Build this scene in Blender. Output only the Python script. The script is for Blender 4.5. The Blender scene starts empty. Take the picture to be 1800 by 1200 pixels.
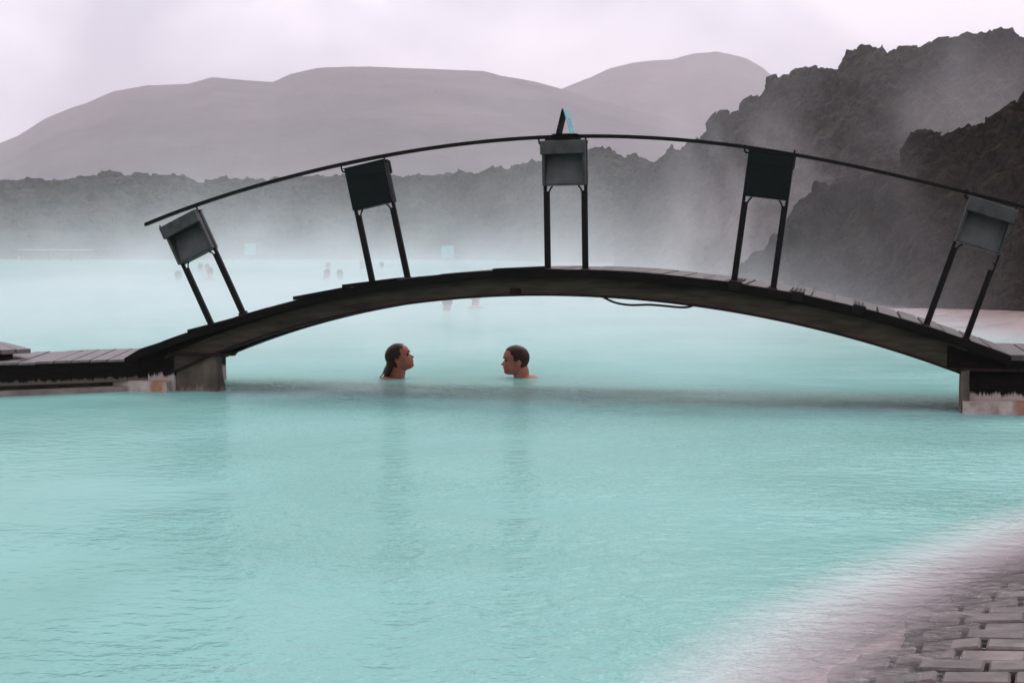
import bpy, bmesh, math, random
from mathutils import Vector, Matrix, noise
random.seed(7)
S = bpy.context.scene
COL = S.collection
R = math.radians

# ------------------------------------------------------------------ camera
CAM_H = 1.07; FPX = 2500.0; PITCH = math.atan(180.0 / 2500.0)
cam_d = bpy.data.cameras.new('camera'); cam = bpy.data.objects.new('camera', cam_d); COL.objects.link(cam)
cam.location = (0, 0, CAM_H); cam.rotation_euler = (math.pi / 2 - PITCH, 0, 0)
cam_d.sensor_width = 36; cam_d.lens = 50; cam_d.clip_start = 0.1; cam_d.clip_end = 9000
S.camera = cam

# ------------------------------------------------------------------ world, sun, exposure
W = bpy.data.worlds.new('World'); S.world = W; W.use_nodes = True
SUN_EL, SUN_ROT = R(48), R(20)
def setup_world():
    nt = W.node_tree; nt.nodes.clear(); N = nt.nodes.new; L = nt.links.new
    out = N('ShaderNodeOutputWorld'); bg = N('ShaderNodeBackground'); bg.inputs[1].default_value = 0.1
    sky = N('ShaderNodeTexSky'); sky.sky_type = 'NISHITA'; sky.sun_disc = False
    sky.sun_elevation = SUN_EL; sky.sun_rotation = SUN_ROT; sky.air_density = 1.0; sky.dust_density = 3.0
    tc = N('ShaderNodeTexCoord'); sep = N('ShaderNodeSeparateXYZ'); L(tc.outputs['Generated'], sep.inputs[0])
    mp = N('ShaderNodeMapping'); mp.inputs['Scale'].default_value = (1.0, 1.0, 1.5); L(tc.outputs['Generated'], mp.inputs[0])
    nz = N('ShaderNodeTexNoise'); nz.inputs['Scale'].default_value = 4.6; nz.inputs['Detail'].default_value = 5; nz.inputs['Roughness'].default_value = .45
    nz.inputs['Distortion'].default_value = .5
    L(mp.outputs[0], nz.inputs['Vector'])
    cr = N('ShaderNodeValToRGB'); cr.color_ramp.elements[0].position = .38; cr.color_ramp.elements[1].position = .60
    cr.color_ramp.elements[0].color = (.40, .385, .455, 1); cr.color_ramp.elements[1].color = (.73, .69, .745, 1)
    L(nz.outputs[0], cr.inputs[0])
    mr = N('ShaderNodeMapRange'); mr.inputs[1].default_value = .12; mr.inputs[2].default_value = 1.0
    mr.inputs[3].default_value = 13.0; mr.inputs[4].default_value = 15.0; L(sep.outputs[2], mr.inputs[0])
    vm = N('ShaderNodeVectorMath'); vm.operation = 'SCALE'; L(cr.outputs[0], vm.inputs[0]); L(mr.outputs[0], vm.inputs['Scale'])
    mx = N('ShaderNodeMix'); mx.data_type = 'RGBA'; mx.inputs[0].default_value = .93
    L(sky.outputs[0], mx.inputs[6]); L(vm.outputs[0], mx.inputs[7])
    L(mx.outputs[2], bg.inputs[0]); L(bg.outputs[0], out.inputs[0])
setup_world()
sd = bpy.data.lights.new('sun', 'SUN'); sd.energy = 0.9; sd.angle = R(25); sd.color = (1, .95, .9)
sun = bpy.data.objects.new('sun', sd); COL.objects.link(sun)
# sun high ahead-left behind thin cloud
sun.rotation_euler = (R(-42), 0, R(-20))
S.view_settings.view_transform = 'Standard'; S.view_settings.look = 'None'; S.view_settings.gamma = 1
S.view_settings.exposure = 0.62; S.view_settings.use_curve_mapping = False
S.render.engine = 'CYCLES'
cy = S.cycles
cy.use_denoising = True; cy.volume_bounces = 2; cy.max_bounces = 8; cy.transparent_max_bounces = 12
cy.diffuse_bounces = 3; cy.glossy_bounces = 3; cy.transmission_bounces = 3
cy.volume_step_rate = 1.0; cy.volume_max_steps = 128
cy.caustics_reflective = False; cy.caustics_refractive = False

# ------------------------------------------------------------------ pixel <-> world helpers (photo 1800x1200)
cp, sp = math.cos(PITCH), math.sin(PITCH)
def ray(px, py):
    a = (px - 900) / FPX; b = (600 - py) / FPX
    return Vector((a, cp + b * sp, -sp + b * cp))
def atD(px, py, D):
    r = ray(px, py); r *= D / r.y
    return Vector((r.x, r.y, CAM_H + r.z))
def atZ(px, py, z=0.0):
    r = ray(px, py); k = (z - CAM_H) / r.z
    return Vector((r.x * k, r.y * k, z))

# ------------------------------------------------------------------ object helpers
def link_mesh(name, bm, mat, parent=None, smooth=False):
    me = bpy.data.meshes.new(name)
    bmesh.ops.recalc_face_normals(bm, faces=bm.faces)
    bm.to_mesh(me); bm.free()
    if smooth:
        for p in me.polygons: p.use_smooth = True
    o = bpy.data.objects.new(name, me); COL.objects.link(o)
    if mat: me.materials.append(mat)
    if parent: o.parent = parent
    return o
def tag(o, label, cat, group=None):
    o['label'] = label; o['category'] = cat
    if group: o['group'] = group
    return o
def kind(o, k): o['kind'] = k; return o
def empty(name, loc=(0, 0, 0), rz=0.0):
    o = bpy.data.objects.new(name, None); COL.objects.link(o); o.location = loc; o.rotation_euler = (0, 0, rz)
    o.empty_display_size = .1
    return o
def box(bm, x0, x1, y0, y1, z0, z1, M=None, bev=0.0):
    vs = [bm.verts.new(Vector(c)) for c in ((x0,y0,z0),(x1,y0,z0),(x1,y1,z0),(x0,y1,z0),(x0,y0,z1),(x1,y0,z1),(x1,y1,z1),(x0,y1,z1))]
    fs = [bm.faces.new([vs[i] for i in q]) for q in ((0,3,2,1),(4,5,6,7),(0,1,5,4),(1,2,6,5),(2,3,7,6),(3,0,4,7))]
    if bev > 0:
        ed = {e for f in fs for e in f.edges}
        r = bmesh.ops.bevel(bm, geom=list(ed), offset=bev, segments=1, affect='EDGES', profile=.5)
        vs = list({v for f in r['faces'] for v in f.verts} | {v for v in vs if v.is_valid})
    if M is not None:
        for v in vs:
            if v.is_valid: v.co = M @ v.co
    return vs
def tube(bm, pts, r, n=8, cap=True):
    pts = [Vector(p) for p in pts]; rings = []
    rr = r if isinstance(r, (list, tuple)) else [r] * len(pts)
    for i, p in enumerate(pts):
        d = (pts[min(i + 1, len(pts) - 1)] - pts[max(i - 1, 0)]).normalized()
        up = Vector((0, 1, 0)) if abs(d.y) < .9 else Vector((1, 0, 0))
        a = d.cross(up).normalized(); b = d.cross(a)
        rings.append([bm.verts.new(p + (a * math.cos(t) + b * math.sin(t)) * rr[i]) for t in [2 * math.pi * k / n for k in range(n)]])
    for i in range(len(rings) - 1):
        for k in range(n):
            bm.faces.new((rings[i][k], rings[i][(k + 1) % n], rings[i + 1][(k + 1) % n], rings[i + 1][k]))
    if cap:
        bm.faces.new(rings[0]); bm.faces.new(rings[-1][::-1])
def catmull(pts, n=8):
    out = []; P = [Vector(p) for p in pts]
    for i in range(len(P) - 1):
        p0, p1, p2, p3 = P[max(i - 1, 0)], P[i], P[i + 1], P[min(i + 2, len(P) - 1)]
        for k in range(n):
            t = k / n
            out.append(.5 * ((2 * p1) + (p2 - p0) * t + (2 * p0 - 5 * p1 + 4 * p2 - p3) * t * t + (3 * p1 - p0 - 3 * p2 + p3) * t ** 3))
    out.append(P[-1]); return out
def interp(xs, ys, x):
    if x <= xs[0]: return ys[0]
    if x >= xs[-1]: return ys[-1]
    for i in range(len(xs) - 1):
        if x <= xs[i + 1]:
            t = (x - xs[i]) / (xs[i + 1] - xs[i]); return ys[i] * (1 - t) + ys[i + 1] * t
def sstep(a, b, x):
    t = max(0, min(1, (x - a) / (b - a))); return t * t * (3 - 2 * t)

# ------------------------------------------------------------------ materials
def new_mat(name):
    m = bpy.data.materials.new(name); m.use_nodes = True
    nt = m.node_tree; b = nt.nodes['Principled BSDF']; return m, nt, b
def noise_mat(name, c1, c2, scale=8, rough=.7, bump=.3, bdist=.01, detail=6, stretch=(1, 1, 1), metal=0, c3=None, s3=2.0, coord='Object', spec=.5, lo=.35, hi=.65, rough2=None, bscale=None):
    m, nt, b = new_mat(name); N = nt.nodes.new; L = nt.links.new
    tc = N('ShaderNodeTexCoord'); mp = N('ShaderNodeMapping'); mp.inputs['Scale'].default_value = stretch
    L(tc.outputs[coord], mp.inputs[0])
    nz = N('ShaderNodeTexNoise'); nz.inputs['Scale'].default_value = scale; nz.inputs['Detail'].default_value = detail; nz.inputs['Roughness'].default_value = .6
    L(mp.outputs[0], nz.inputs['Vector'])
    cr = N('ShaderNodeValToRGB'); cr.color_ramp.elements[0].position = lo; cr.color_ramp.elements[1].position = hi
    cr.color_ramp.elements[0].color = (*c1, 1); cr.color_ramp.elements[1].color = (*c2, 1)
    L(nz.outputs[0], cr.inputs[0]); col = cr.outputs[0]
    if c3:
        n3 = N('ShaderNodeTexNoise'); n3.inputs['Scale'].default_value = s3; n3.inputs['Detail'].default_value = 5
        L(mp.outputs[0], n3.inputs['Vector'])
        r3 = N('ShaderNodeValToRGB'); r3.color_ramp.elements[0].position = .55; r3.color_ramp.elements[1].position = .68
        L(n3.outputs[0], r3.inputs[0])
        mx = N('ShaderNodeMix'); mx.data_type = 'RGBA'; L(r3.outputs[0], mx.inputs[0]); L(col, mx.inputs[6]); mx.inputs[7].default_value = (*c3, 1)
        col = mx.outputs[2]
    L(col, b.inputs['Base Color'])
    b.inputs['Roughness'].default_value = rough; b.inputs['Metallic'].default_value = metal
    b.inputs['Specular IOR Level'].default_value = spec
    if rough2 is not None:
        mr = N('ShaderNodeMapRange'); mr.inputs[3].default_value = rough; mr.inputs[4].default_value = rough2
        L(nz.outputs[0], mr.inputs[0]); L(mr.outputs[0], b.inputs['Roughness'])
    if bump:
        src = nz
        if bscale:
            src = N('ShaderNodeTexNoise'); src.inputs['Scale'].default_value = bscale; src.inputs['Detail'].default_value = 8
            L(mp.outputs[0], src.inputs['Vector'])
        bp = N('ShaderNodeBump'); bp.inputs['Strength'].default_value = bump; bp.inputs['Distance'].default_value = bdist
        L(src.outputs[0], bp.inputs['Height']); L(bp.outputs[0], b.inputs['Normal'])
    return m
M_steel = noise_mat('dark_steel', (.003, .0026, .0026), (.008, .006, .0055), 30, .5, .2, .002, rough2=.7, spec=.10)
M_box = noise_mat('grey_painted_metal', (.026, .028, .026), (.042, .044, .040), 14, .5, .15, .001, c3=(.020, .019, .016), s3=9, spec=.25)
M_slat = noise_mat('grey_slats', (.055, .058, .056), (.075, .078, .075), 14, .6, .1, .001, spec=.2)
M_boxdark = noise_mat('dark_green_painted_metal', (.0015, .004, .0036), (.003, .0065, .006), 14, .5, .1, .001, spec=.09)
M_beam = noise_mat('weathered_glulam', (.028, .021, .014), (.052, .041, .028), 6, .8, .5, .004, stretch=(1, 1, 7), c3=(.011, .007, .005), s3=1.6, spec=.18)
M_rim = noise_mat('rusty_edge', (.006, .003, .0025), (.016, .006, .005), 18, .8, .3, .002, spec=.18)
M_stringer = noise_mat('wet_black_timber', (.0025, .002, .0015), (.007, .0045, .0035), 12, .7, .4, .004, stretch=(1, 1, 4), spec=.08)
M_plank = noise_mat('wet_grey_planks', (.085, .07, .068), (.15, .125, .122), 9, .38, .5, .003, stretch=(6, .8, 6), c3=(.06, .045, .045), s3=2.5, rough2=.6)
M_plank_dark = noise_mat('dark_wet_planks', (.030, .024, .022), (.075, .060, .055), 9, .5, .5, .003, stretch=(6, .8, 6), c3=(.02, .015, .014), s3=2.5, rough2=.7, spec=.3)
M_conc = noise_mat('stained_concrete', (.032, .022, .015), (.105, .074, .053), 7, .8, .6, .01, stretch=(1, 1, .5), c3=(.03, .02, .014), s3=3.4)
M_silica = noise_mat('silica_crusted_concrete', (.36, .27, .24), (.58, .50, .47), 12, .75, .9, .02, stretch=(1, 1, .6), c3=(.42, .15, .05), s3=1.7)
M_silica = None
def silica_mat(name, cx, rx):
    m = noise_mat(name, (.24, .17, .145), (.44, .36, .33), 12, .75, .9, .02, stretch=(1, 1, .6), c3=(.30, .20, .16), s3=1.7)
    nt = m.node_tree; N = nt.nodes.new; L = nt.links.new; b = nt.nodes['Principled BSDF']; src = b.inputs['Base Color'].links[0].from_socket
    tc = N('ShaderNodeTexCoord'); sp_ = N('ShaderNodeSeparateXYZ'); L(tc.outputs['Object'], sp_.inputs[0])
    nz = N('ShaderNodeTexNoise'); nz.inputs['Scale'].default_value = 16; nz.inputs['Detail'].default_value = 5; L(tc.outputs['Object'], nz.inputs['Vector'])
    def M2(op, a, c):
        x = N('ShaderNodeMath'); x.operation = op
        for i, v in enumerate((a, c)):
            if isinstance(v, (int, float)): x.inputs[i].default_value = v
            else: L(v, x.inputs[i])
        return x.outputs[0]
    d = M2('ABSOLUTE', M2('SUBTRACT', sp_.outputs[0], cx), 0)
    d = M2('ADD', M2('DIVIDE', d, rx), M2('MULTIPLY', M2('SUBTRACT', nz.outputs[0], .5), 1.5))
    r = N('ShaderNodeMapRange'); r.inputs[1].default_value = .6; r.inputs[2].default_value = 1.1; r.inputs[3].default_value = .7; r.inputs[4].default_value = 0; L(d, r.inputs[0])
    mx = N('ShaderNodeMix'); mx.data_type = 'RGBA'; L(r.outputs[0], mx.inputs[0]); L(src, mx.inputs[6]); mx.inputs[7].default_value = (.30, .10, .04, 1)
    L(mx.outputs[2], b.inputs['Base Color']); return m
M_cable = noise_mat('black_rubber', (.010, .010, .010), (.016, .016, .016), 20, .5, 0, spec=.18)

# water --------------------------------------------------------------
def water_mat():
    m, nt, b = new_mat('milky_water'); nt.nodes.remove(b); N = nt.nodes.new; L = nt.links.new
    out = nt.nodes['Material Output']
    geo = N('ShaderNodeNewGeometry'); at = N('ShaderNodeAttribute'); at.attribute_name = 'depth'
    chop = N('ShaderNodeAttribute'); chop.attribute_name = 'chop'
    sill_shade = N('ShaderNodeAttribute'); sill_shade.attribute_name = 'sill_shade'
    def mapped(scale, rot=0):
        mp = N('ShaderNodeMapping'); mp.inputs['Scale'].default_value = scale; mp.inputs['Rotation'].default_value = (0, 0, rot)
        L(geo.outputs['Position'], mp.inputs[0]); return mp
    def nz(scale, stretch, detail, rough=.55, dist=0.0, rot=0):
        n = N('ShaderNodeTexNoise'); n.inputs['Scale'].default_value = scale; n.inputs['Detail'].default_value = detail
        n.inputs['Roughness'].default_value = rough; n.inputs['Distortion'].default_value = dist
        L(mapped(stretch, rot).outputs[0], n.inputs['Vector']); return n
    n1 = nz(13, (.8, 1.15, 1), 3, .5, .3, R(6)); n2 = nz(2.6, (.7, 1.2, 1), 2, .5, .4, R(-9)); n3 = nz(34, (.85, 1.1, 1), 2, .5, .2, R(-4))
    def mul(a, k):
        x = N('ShaderNodeMath'); x.operation = 'MULTIPLY'; L(a, x.inputs[0])
        if isinstance(k, (int, float)): x.inputs[1].default_value = k
        else: L(k, x.inputs[1])
        return x.outputs[0]
    def add(a, c):
        x = N('ShaderNodeMath'); x.operation = 'ADD'; L(a, x.inputs[0]); L(c, x.inputs[1]); return x.outputs[0]
    h = add(add(mul(n1.outputs[0], .034), mul(n2.outputs[0], .026)), mul(n3.outputs[0], .0080))
    # patches of smoother and rougher water
    pat = nz(.55, (1, 1.4, 1), 2); pr = N('ShaderNodeMapRange'); pr.inputs[1].default_value = .35; pr.inputs[2].default_value = .62
    pr.inputs[3].default_value = .30; pr.inputs[4].default_value = 1.25; L(pat.outputs[0], pr.inputs[0])
    amp = mul(pr.outputs[0], chop.outputs['Fac'])
    bp = N('ShaderNodeBump'); bp.inputs['Strength'].default_value = 1.0; bp.inputs['Distance'].default_value = 1.0
    L(mul(h, amp), bp.inputs['Height'])
    # colour: turquoise with slow drifts of silica cloud
    cz = nz(.5, (1, 1, 1), 3, .5, .6); cr = N('ShaderNodeValToRGB'); e = cr.color_ramp.elements
    e[0].position = .3; e[1].position = .7; e[0].color = (.175, .38, .335, 1); e[1].color = (.235, .47, .435, 1)
    L(cz.outputs[0], cr.inputs[0])
    mx = N('ShaderNodeMix'); mx.data_type = 'RGBA'; L(sill_shade.outputs['Fac'], mx.inputs[0]); L(cr.outputs[0], mx.inputs[6]); mx.inputs[7].default_value = (.20, .29, .275, 1)  # greyer under the bridge: its shade put into the colour, with silt
    # near the shore the suspended silica makes the water pale
    sh = N('ShaderNodeMapRange'); sh.inputs[1].default_value = .06; sh.inputs[2].default_value = .27; sh.inputs[3].default_value = 1; sh.inputs[4].default_value = 0
    L(at.outputs['Fac'], sh.inputs[0])
    mx2 = N('ShaderNodeMix'); mx2.data_type = 'RGBA'; L(sh.outputs[0], mx2.inputs[0]); L(mx.outputs[2], mx2.inputs[6]); mx2.inputs[7].default_value = (.62, .545, .555, 1)
    dif = N('ShaderNodeBsdfDiffuse'); L(mx2.outputs[2], dif.inputs[0]); L(bp.outputs[0], dif.inputs['Normal'])
    tr = N('ShaderNodeBsdfTransparent'); tr.inputs[0].default_value = (.93, .93, .93, 1)
    op = N('ShaderNodeMapRange'); op.inputs[1].default_value = .0; op.inputs[2].default_value = .17; L(at.outputs['Fac'], op.inputs[0])
    ms = N('ShaderNodeMixShader'); L(op.outputs[0], ms.inputs[0]); L(tr.outputs[0], ms.inputs[1]); L(dif.outputs[0], ms.inputs[2])
    gl = N('ShaderNodeBsdfGlossy'); gl.inputs['Roughness'].default_value = .07; L(bp.outputs[0], gl.inputs['Normal'])
    fr = N('ShaderNodeFresnel'); fr.inputs[0].default_value = 1.33; L(bp.outputs[0], fr.inputs['Normal'])
    m2 = N('ShaderNodeMixShader'); L(mul(fr.outputs[0], .46), m2.inputs[0]); L(ms.outputs[0], m2.inputs[1]); L(gl.outputs[0], m2.inputs[2])
    L(m2.outputs[0], out.inputs[0]); return m
M_water = water_mat()

# ------------------------------------------------------------------ bridge frame of reference
P0 = atZ(300, 688, 0); ANG = R(-13.3)
UD = Vector((math.cos(ANG), math.sin(ANG), 0)); VD = Vector((-math.sin(ANG), math.cos(ANG), 0))
def onU(px, py, v=0.0):
    """pixel -> (u, z) on the upright plane of the bridge's front, moved back by v"""
    r = ray(px, py); O = P0 + VD * v
    n = VD; k = n.dot(O - Vector((0, 0, CAM_H))) / n.dot(r)
    p = Vector((0, 0, CAM_H)) + r * k
    return (p - O).dot(UD), p.z
def curve(pts, v=0.0):
    q = [onU(x, y, v) for x, y in pts]; return [a for a, b in q], [b for a, b in q]
def polyfit(xs, ys, deg):
    n = deg + 1; c = sum(xs) / len(xs); A = [[0.0] * (n + 1) for _ in range(n)]
    for x, y in zip(xs, ys):
        p = [(x - c) ** k for k in range(n)]
        for i in range(n):
            for j in range(n): A[i][j] += p[i] * p[j]
            A[i][n] += p[i] * y
    for i in range(n):
        pv = max(range(i, n), key=lambda r: abs(A[r][i])); A[i], A[pv] = A[pv], A[i]
        for r in range(n):
            if r != i:
                f = A[r][i] / A[i][i]
                for k in range(i, n + 1): A[r][k] -= f * A[i][k]
    co = [A[i][n] / A[i][i] for i in range(n)]
    return lambda x: sum(co[k] * (x - c) ** k for k in range(n))
# ------------------------------------------------------------------ the setting: depth of the pool
near_edge = [atZ(*p) for p in ((1180, 1330), (1330, 1200), (1480, 1085), (1620, 1005), (1800, 935), (2100, 850))]
far_edge = [atZ(*p) for p in ((2300, 720), (1800, 622), (1640, 592), (1450, 560), (1270, 536), (1150, 512), (1000, 478))]
def sdist(poly, x, y):
    best = 1e9; sg = 1
    for a, c in zip(poly, poly[1:]):
        dx, dy = c.x - a.x, c.y - a.y; l2 = dx * dx + dy * dy
        t = max(0, min(1, ((x - a.x) * dx + (y - a.y) * dy) / l2))
        ex, ey = x - a.x - t * dx, y - a.y - t * dy; d = math.hypot(ex, ey)
        if d < best: best = d; sg = 1 if (dx * ey - dy * ex) < 0 else -1
    return best * sg          # positive on the right-hand side of the line
def depth(x, y):
    d1 = sdist(near_edge, x, y)                     # + = towards the paved corner
    d2 = sdist(far_edge, x, y) if y > 8 else -9     # + = towards the lava
    n = noise.noise(Vector((x * .9, y * .9, 3))) * .02
    a = .125 - d1 * .46 + n if y < 8.5 else 9
    b = .19 - d2 * .065 + n * 1.5 if x > -2 else 9
    # keep the two shallows from meeting in the open water
    return max(.004, min(.9, a, b))

def grid_mesh(name, xs, ys, zf, mat, attrs=None):
    me = bpy.data.meshes.new(name); nx, ny = len(xs), len(ys)
    v = [(x, y, zf(x, y)) for y in ys for x in xs]
    f = [(j * nx + i, j * nx + i + 1, (j + 1) * nx + i + 1, (j + 1) * nx + i) for j in range(ny - 1) for i in range(nx - 1)]
    me.from_pydata(v, [], f); me.materials.append(mat)
    for p in me.polygons: p.use_smooth = True
    for an, fn in (attrs or {}).items():
        a = me.attributes.new(an, 'FLOAT', 'POINT')
        for i, (x, y, z) in enumerate(v): a.data[i].value = fn(x, y)
    o = bpy.data.objects.new(name, me); COL.objects.link(o); return o
def spaced(a, b, s0, g):     # spacing grows away from the start
    r = [a]; s = s0
    while r[-1] < b: r.append(r[-1] + s); s *= g
    return r
ys = [-12, -6, -2, 0, 1] + spaced(2, 100, .08, 1.012)
xr = spaced(0, 75, .09, 1.035); xs = [-x for x in xr[:0:-1]] + xr
PL, PRr = atZ(388, 680), atZ(1684, 720)
def sill_shade_f(x, y):  # bridge's shade and reflection painted as a grey strip, plus silt over a sill
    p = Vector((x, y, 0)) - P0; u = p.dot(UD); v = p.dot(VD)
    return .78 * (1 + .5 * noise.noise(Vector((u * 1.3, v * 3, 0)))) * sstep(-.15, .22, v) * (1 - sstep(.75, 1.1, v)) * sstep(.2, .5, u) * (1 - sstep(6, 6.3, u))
def chop_f(x, y):
    c = .25 + .75 * sstep(-1.6, -.6, x + (y - 4) * .16)
    p = Vector((x, y, 0)) - P0; v = p.dot(VD)
    c *= 1 + 1.5 * sstep(-1.4, .1, v) * (1 - sstep(.7, 1.1, v))
    c *= 1 - .72 * sstep(.6, 1.6, v) * (1 - sstep(2.2, 4.5, x))
    return c
water = kind(grid_mesh('water', xs, ys, lambda x, y: 0.0, M_water, {'depth': depth, 'chop': chop_f, 'sill_shade': sill_shade_f}), 'structure')

_b = bmesh.new(); _b.from_mesh(water.data)       # the paving stands dry in the corner: no water there
bmesh.ops.delete(_b, geom=[f for f in _b.faces if f.calc_center_median().y < 8 and sdist(near_edge, *f.calc_center_median().xy) > .44], context='FACES')
_b.to_mesh(water.data); _b.free()
M_bed = noise_mat('silica_sand_bed', (.30, .20, .175), (.56, .44, .41), 3.5, .8, .5, .02, c3=(.15, .095, .078), s3=2.8, stretch=(.6, 1.6, 1))
def bed_z(x, y):
    if y < 8.5:
        d1 = sdist(near_edge, x, y)
        if d1 > .08: return -.22 + noise.noise(Vector((x * 3, y * 6, 0))) * .006 + (.22 - depth(x, y) - .012) * (1 - sstep(.10, .22, d1))
    return -depth(x, y) - .012 + noise.noise(Vector((x * 3, y * 6, 0))) * .006
bed = kind(grid_mesh('pool_bed', xs[::1], ys, bed_z, M_bed), 'structure')

# paving in the near right corner, just under the water
def make_paving():
    bm = bmesh.new(); th = R(-21); c, s = math.cos(th), math.sin(th)
    O = atZ(1560, 1120)
    for j in range(-12, 26):
        off = (j % 2) * .085 + random.uniform(-.02, .02)
        for i in range(-12, 30):
            cx = i * .168 + off; cyy = j * .104
            X = O.x + cx * c - cyy * s; Y = O.y + cx * s + cyy * c
            d = sdist(near_edge, X, Y)
            if d < .12 or d > 2.2: continue
            zf = lambda q: min((q - .33) * (.26 if q < .33 else .10), .05)
            gx = (zf(sdist(near_edge, X + .02, Y)) - zf(sdist(near_edge, X - .02, Y))) / .04; gy = (zf(sdist(near_edge, X, Y + .02)) - zf(sdist(near_edge, X, Y - .02))) / .04
            TL = Vector((0, 0, 1)).rotation_difference(Vector((-gx, -gy, 1)).normalized()).to_matrix().to_4x4()
            z = (d - .33) * (.26 if d < .33 else .10) + random.uniform(-.0035, .0035)
            z = min(z, .05)
            M = Matrix.Translation((X, Y, z)) @ TL @ Matrix.Rotation(th + random.uniform(-.025, .025), 4, 'Z') @ Matrix.Rotation(random.uniform(-.03, .03), 4, 'X') @ Matrix.Rotation(random.uniform(-.02, .02), 4, 'Y')
            w = .161 * random.uniform(.94, 1.0); hh = .098 * random.uniform(.93, 1.0)
            box(bm, -w / 2, w / 2, -hh / 2, hh / 2, -.09, 0, M, bev=.006)
    return bm
M_pave = noise_mat('silica_stained_pavers', (.030, .023, .021), (.115, .088, .083), 11, .5, 1.0, .012, c3=(.19, .145, .138), s3=3.0, rough2=.7, detail=8)
kind(link_mesh('paving', make_paving(), M_pave), 'structure')

M_ground = noise_mat('lava_ground', (.02, .017, .014), (.06, .048, .04), .4, .95, .8, .2)
gm = bmesh.new(); box(gm, -5000, 5000, -60, 5200, -1.4, -1.0); kind(link_mesh('ground', gm, M_ground), 'structure')

# ------------------------------------------------------------------ lava slopes and mountains
def rock_mat(name, c1, c2, c3, sc, bd):
    m, nt, b = new_mat(name); N = nt.nodes.new; L = nt.links.new
    tc = N('ShaderNodeTexCoord')
    n1 = N('ShaderNodeTexNoise'); n1.inputs['Scale'].default_value = sc; n1.inputs['Detail'].default_value = 9; n1.inputs['Roughness'].default_value = .7
    L(tc.outputs['Object'], n1.inputs['Vector'])
    cr = N('ShaderNodeValToRGB'); e = cr.color_ramp.elements; e[0].position = .36; e[1].position = .7; e[0].color = (*c1, 1); e[1].color = (*c2, 1)
    L(n1.outputs[0], cr.inputs[0])
    n2 = N('ShaderNodeTexNoise'); n2.inputs['Scale'].default_value = sc * .22; n2.inputs['Detail'].default_value = 6; L(tc.outputs['Object'], n2.inputs['Vector'])
    r2 = N('ShaderNodeValToRGB'); r2.color_ramp.elements[0].position = .5; r2.color_ramp.elements[1].position = .64; L(n2.outputs[0], r2.inputs[0])
    mx = N('ShaderNodeMix'); mx.data_type = 'RGBA'; L(r2.outputs[0], mx.inputs[0]); L(cr.outputs[0], mx.inputs[6]); mx.inputs[7].default_value = (*c3, 1)
    L(mx.outputs[2], b.inputs['Base Color']); b.inputs['Roughness'].default_value = .9; b.inputs['Specular IOR Level'].default_value = .2
    vo = N('ShaderNodeTexVoronoi'); vo.inputs['Scale'].default_value = sc * .9; L(tc.outputs['Object'], vo.inputs['Vector'])
    ad = N('ShaderNodeMath'); ad.operation = 'ADD'; L(n1.outputs[0], ad.inputs[0]); L(vo.outputs['Distance'], ad.inputs[1])
    bp = N('ShaderNodeBump'); bp.inputs['Strength'].default_value = 1; bp.inputs['Distance'].default_value = bd
    L(ad.outputs[0], bp.inputs['Height']); L(bp.outputs[0], b.inputs['Normal'])
    return m
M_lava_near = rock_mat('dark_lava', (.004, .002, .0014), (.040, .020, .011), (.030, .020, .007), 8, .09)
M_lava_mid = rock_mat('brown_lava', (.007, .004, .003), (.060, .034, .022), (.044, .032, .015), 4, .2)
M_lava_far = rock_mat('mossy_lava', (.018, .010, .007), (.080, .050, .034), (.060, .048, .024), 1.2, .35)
M_mount = rock_mat('mountain_rock', (.012, .009, .009), (.13, .09, .085), (.09, .055, .052), .005, 60)

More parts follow.
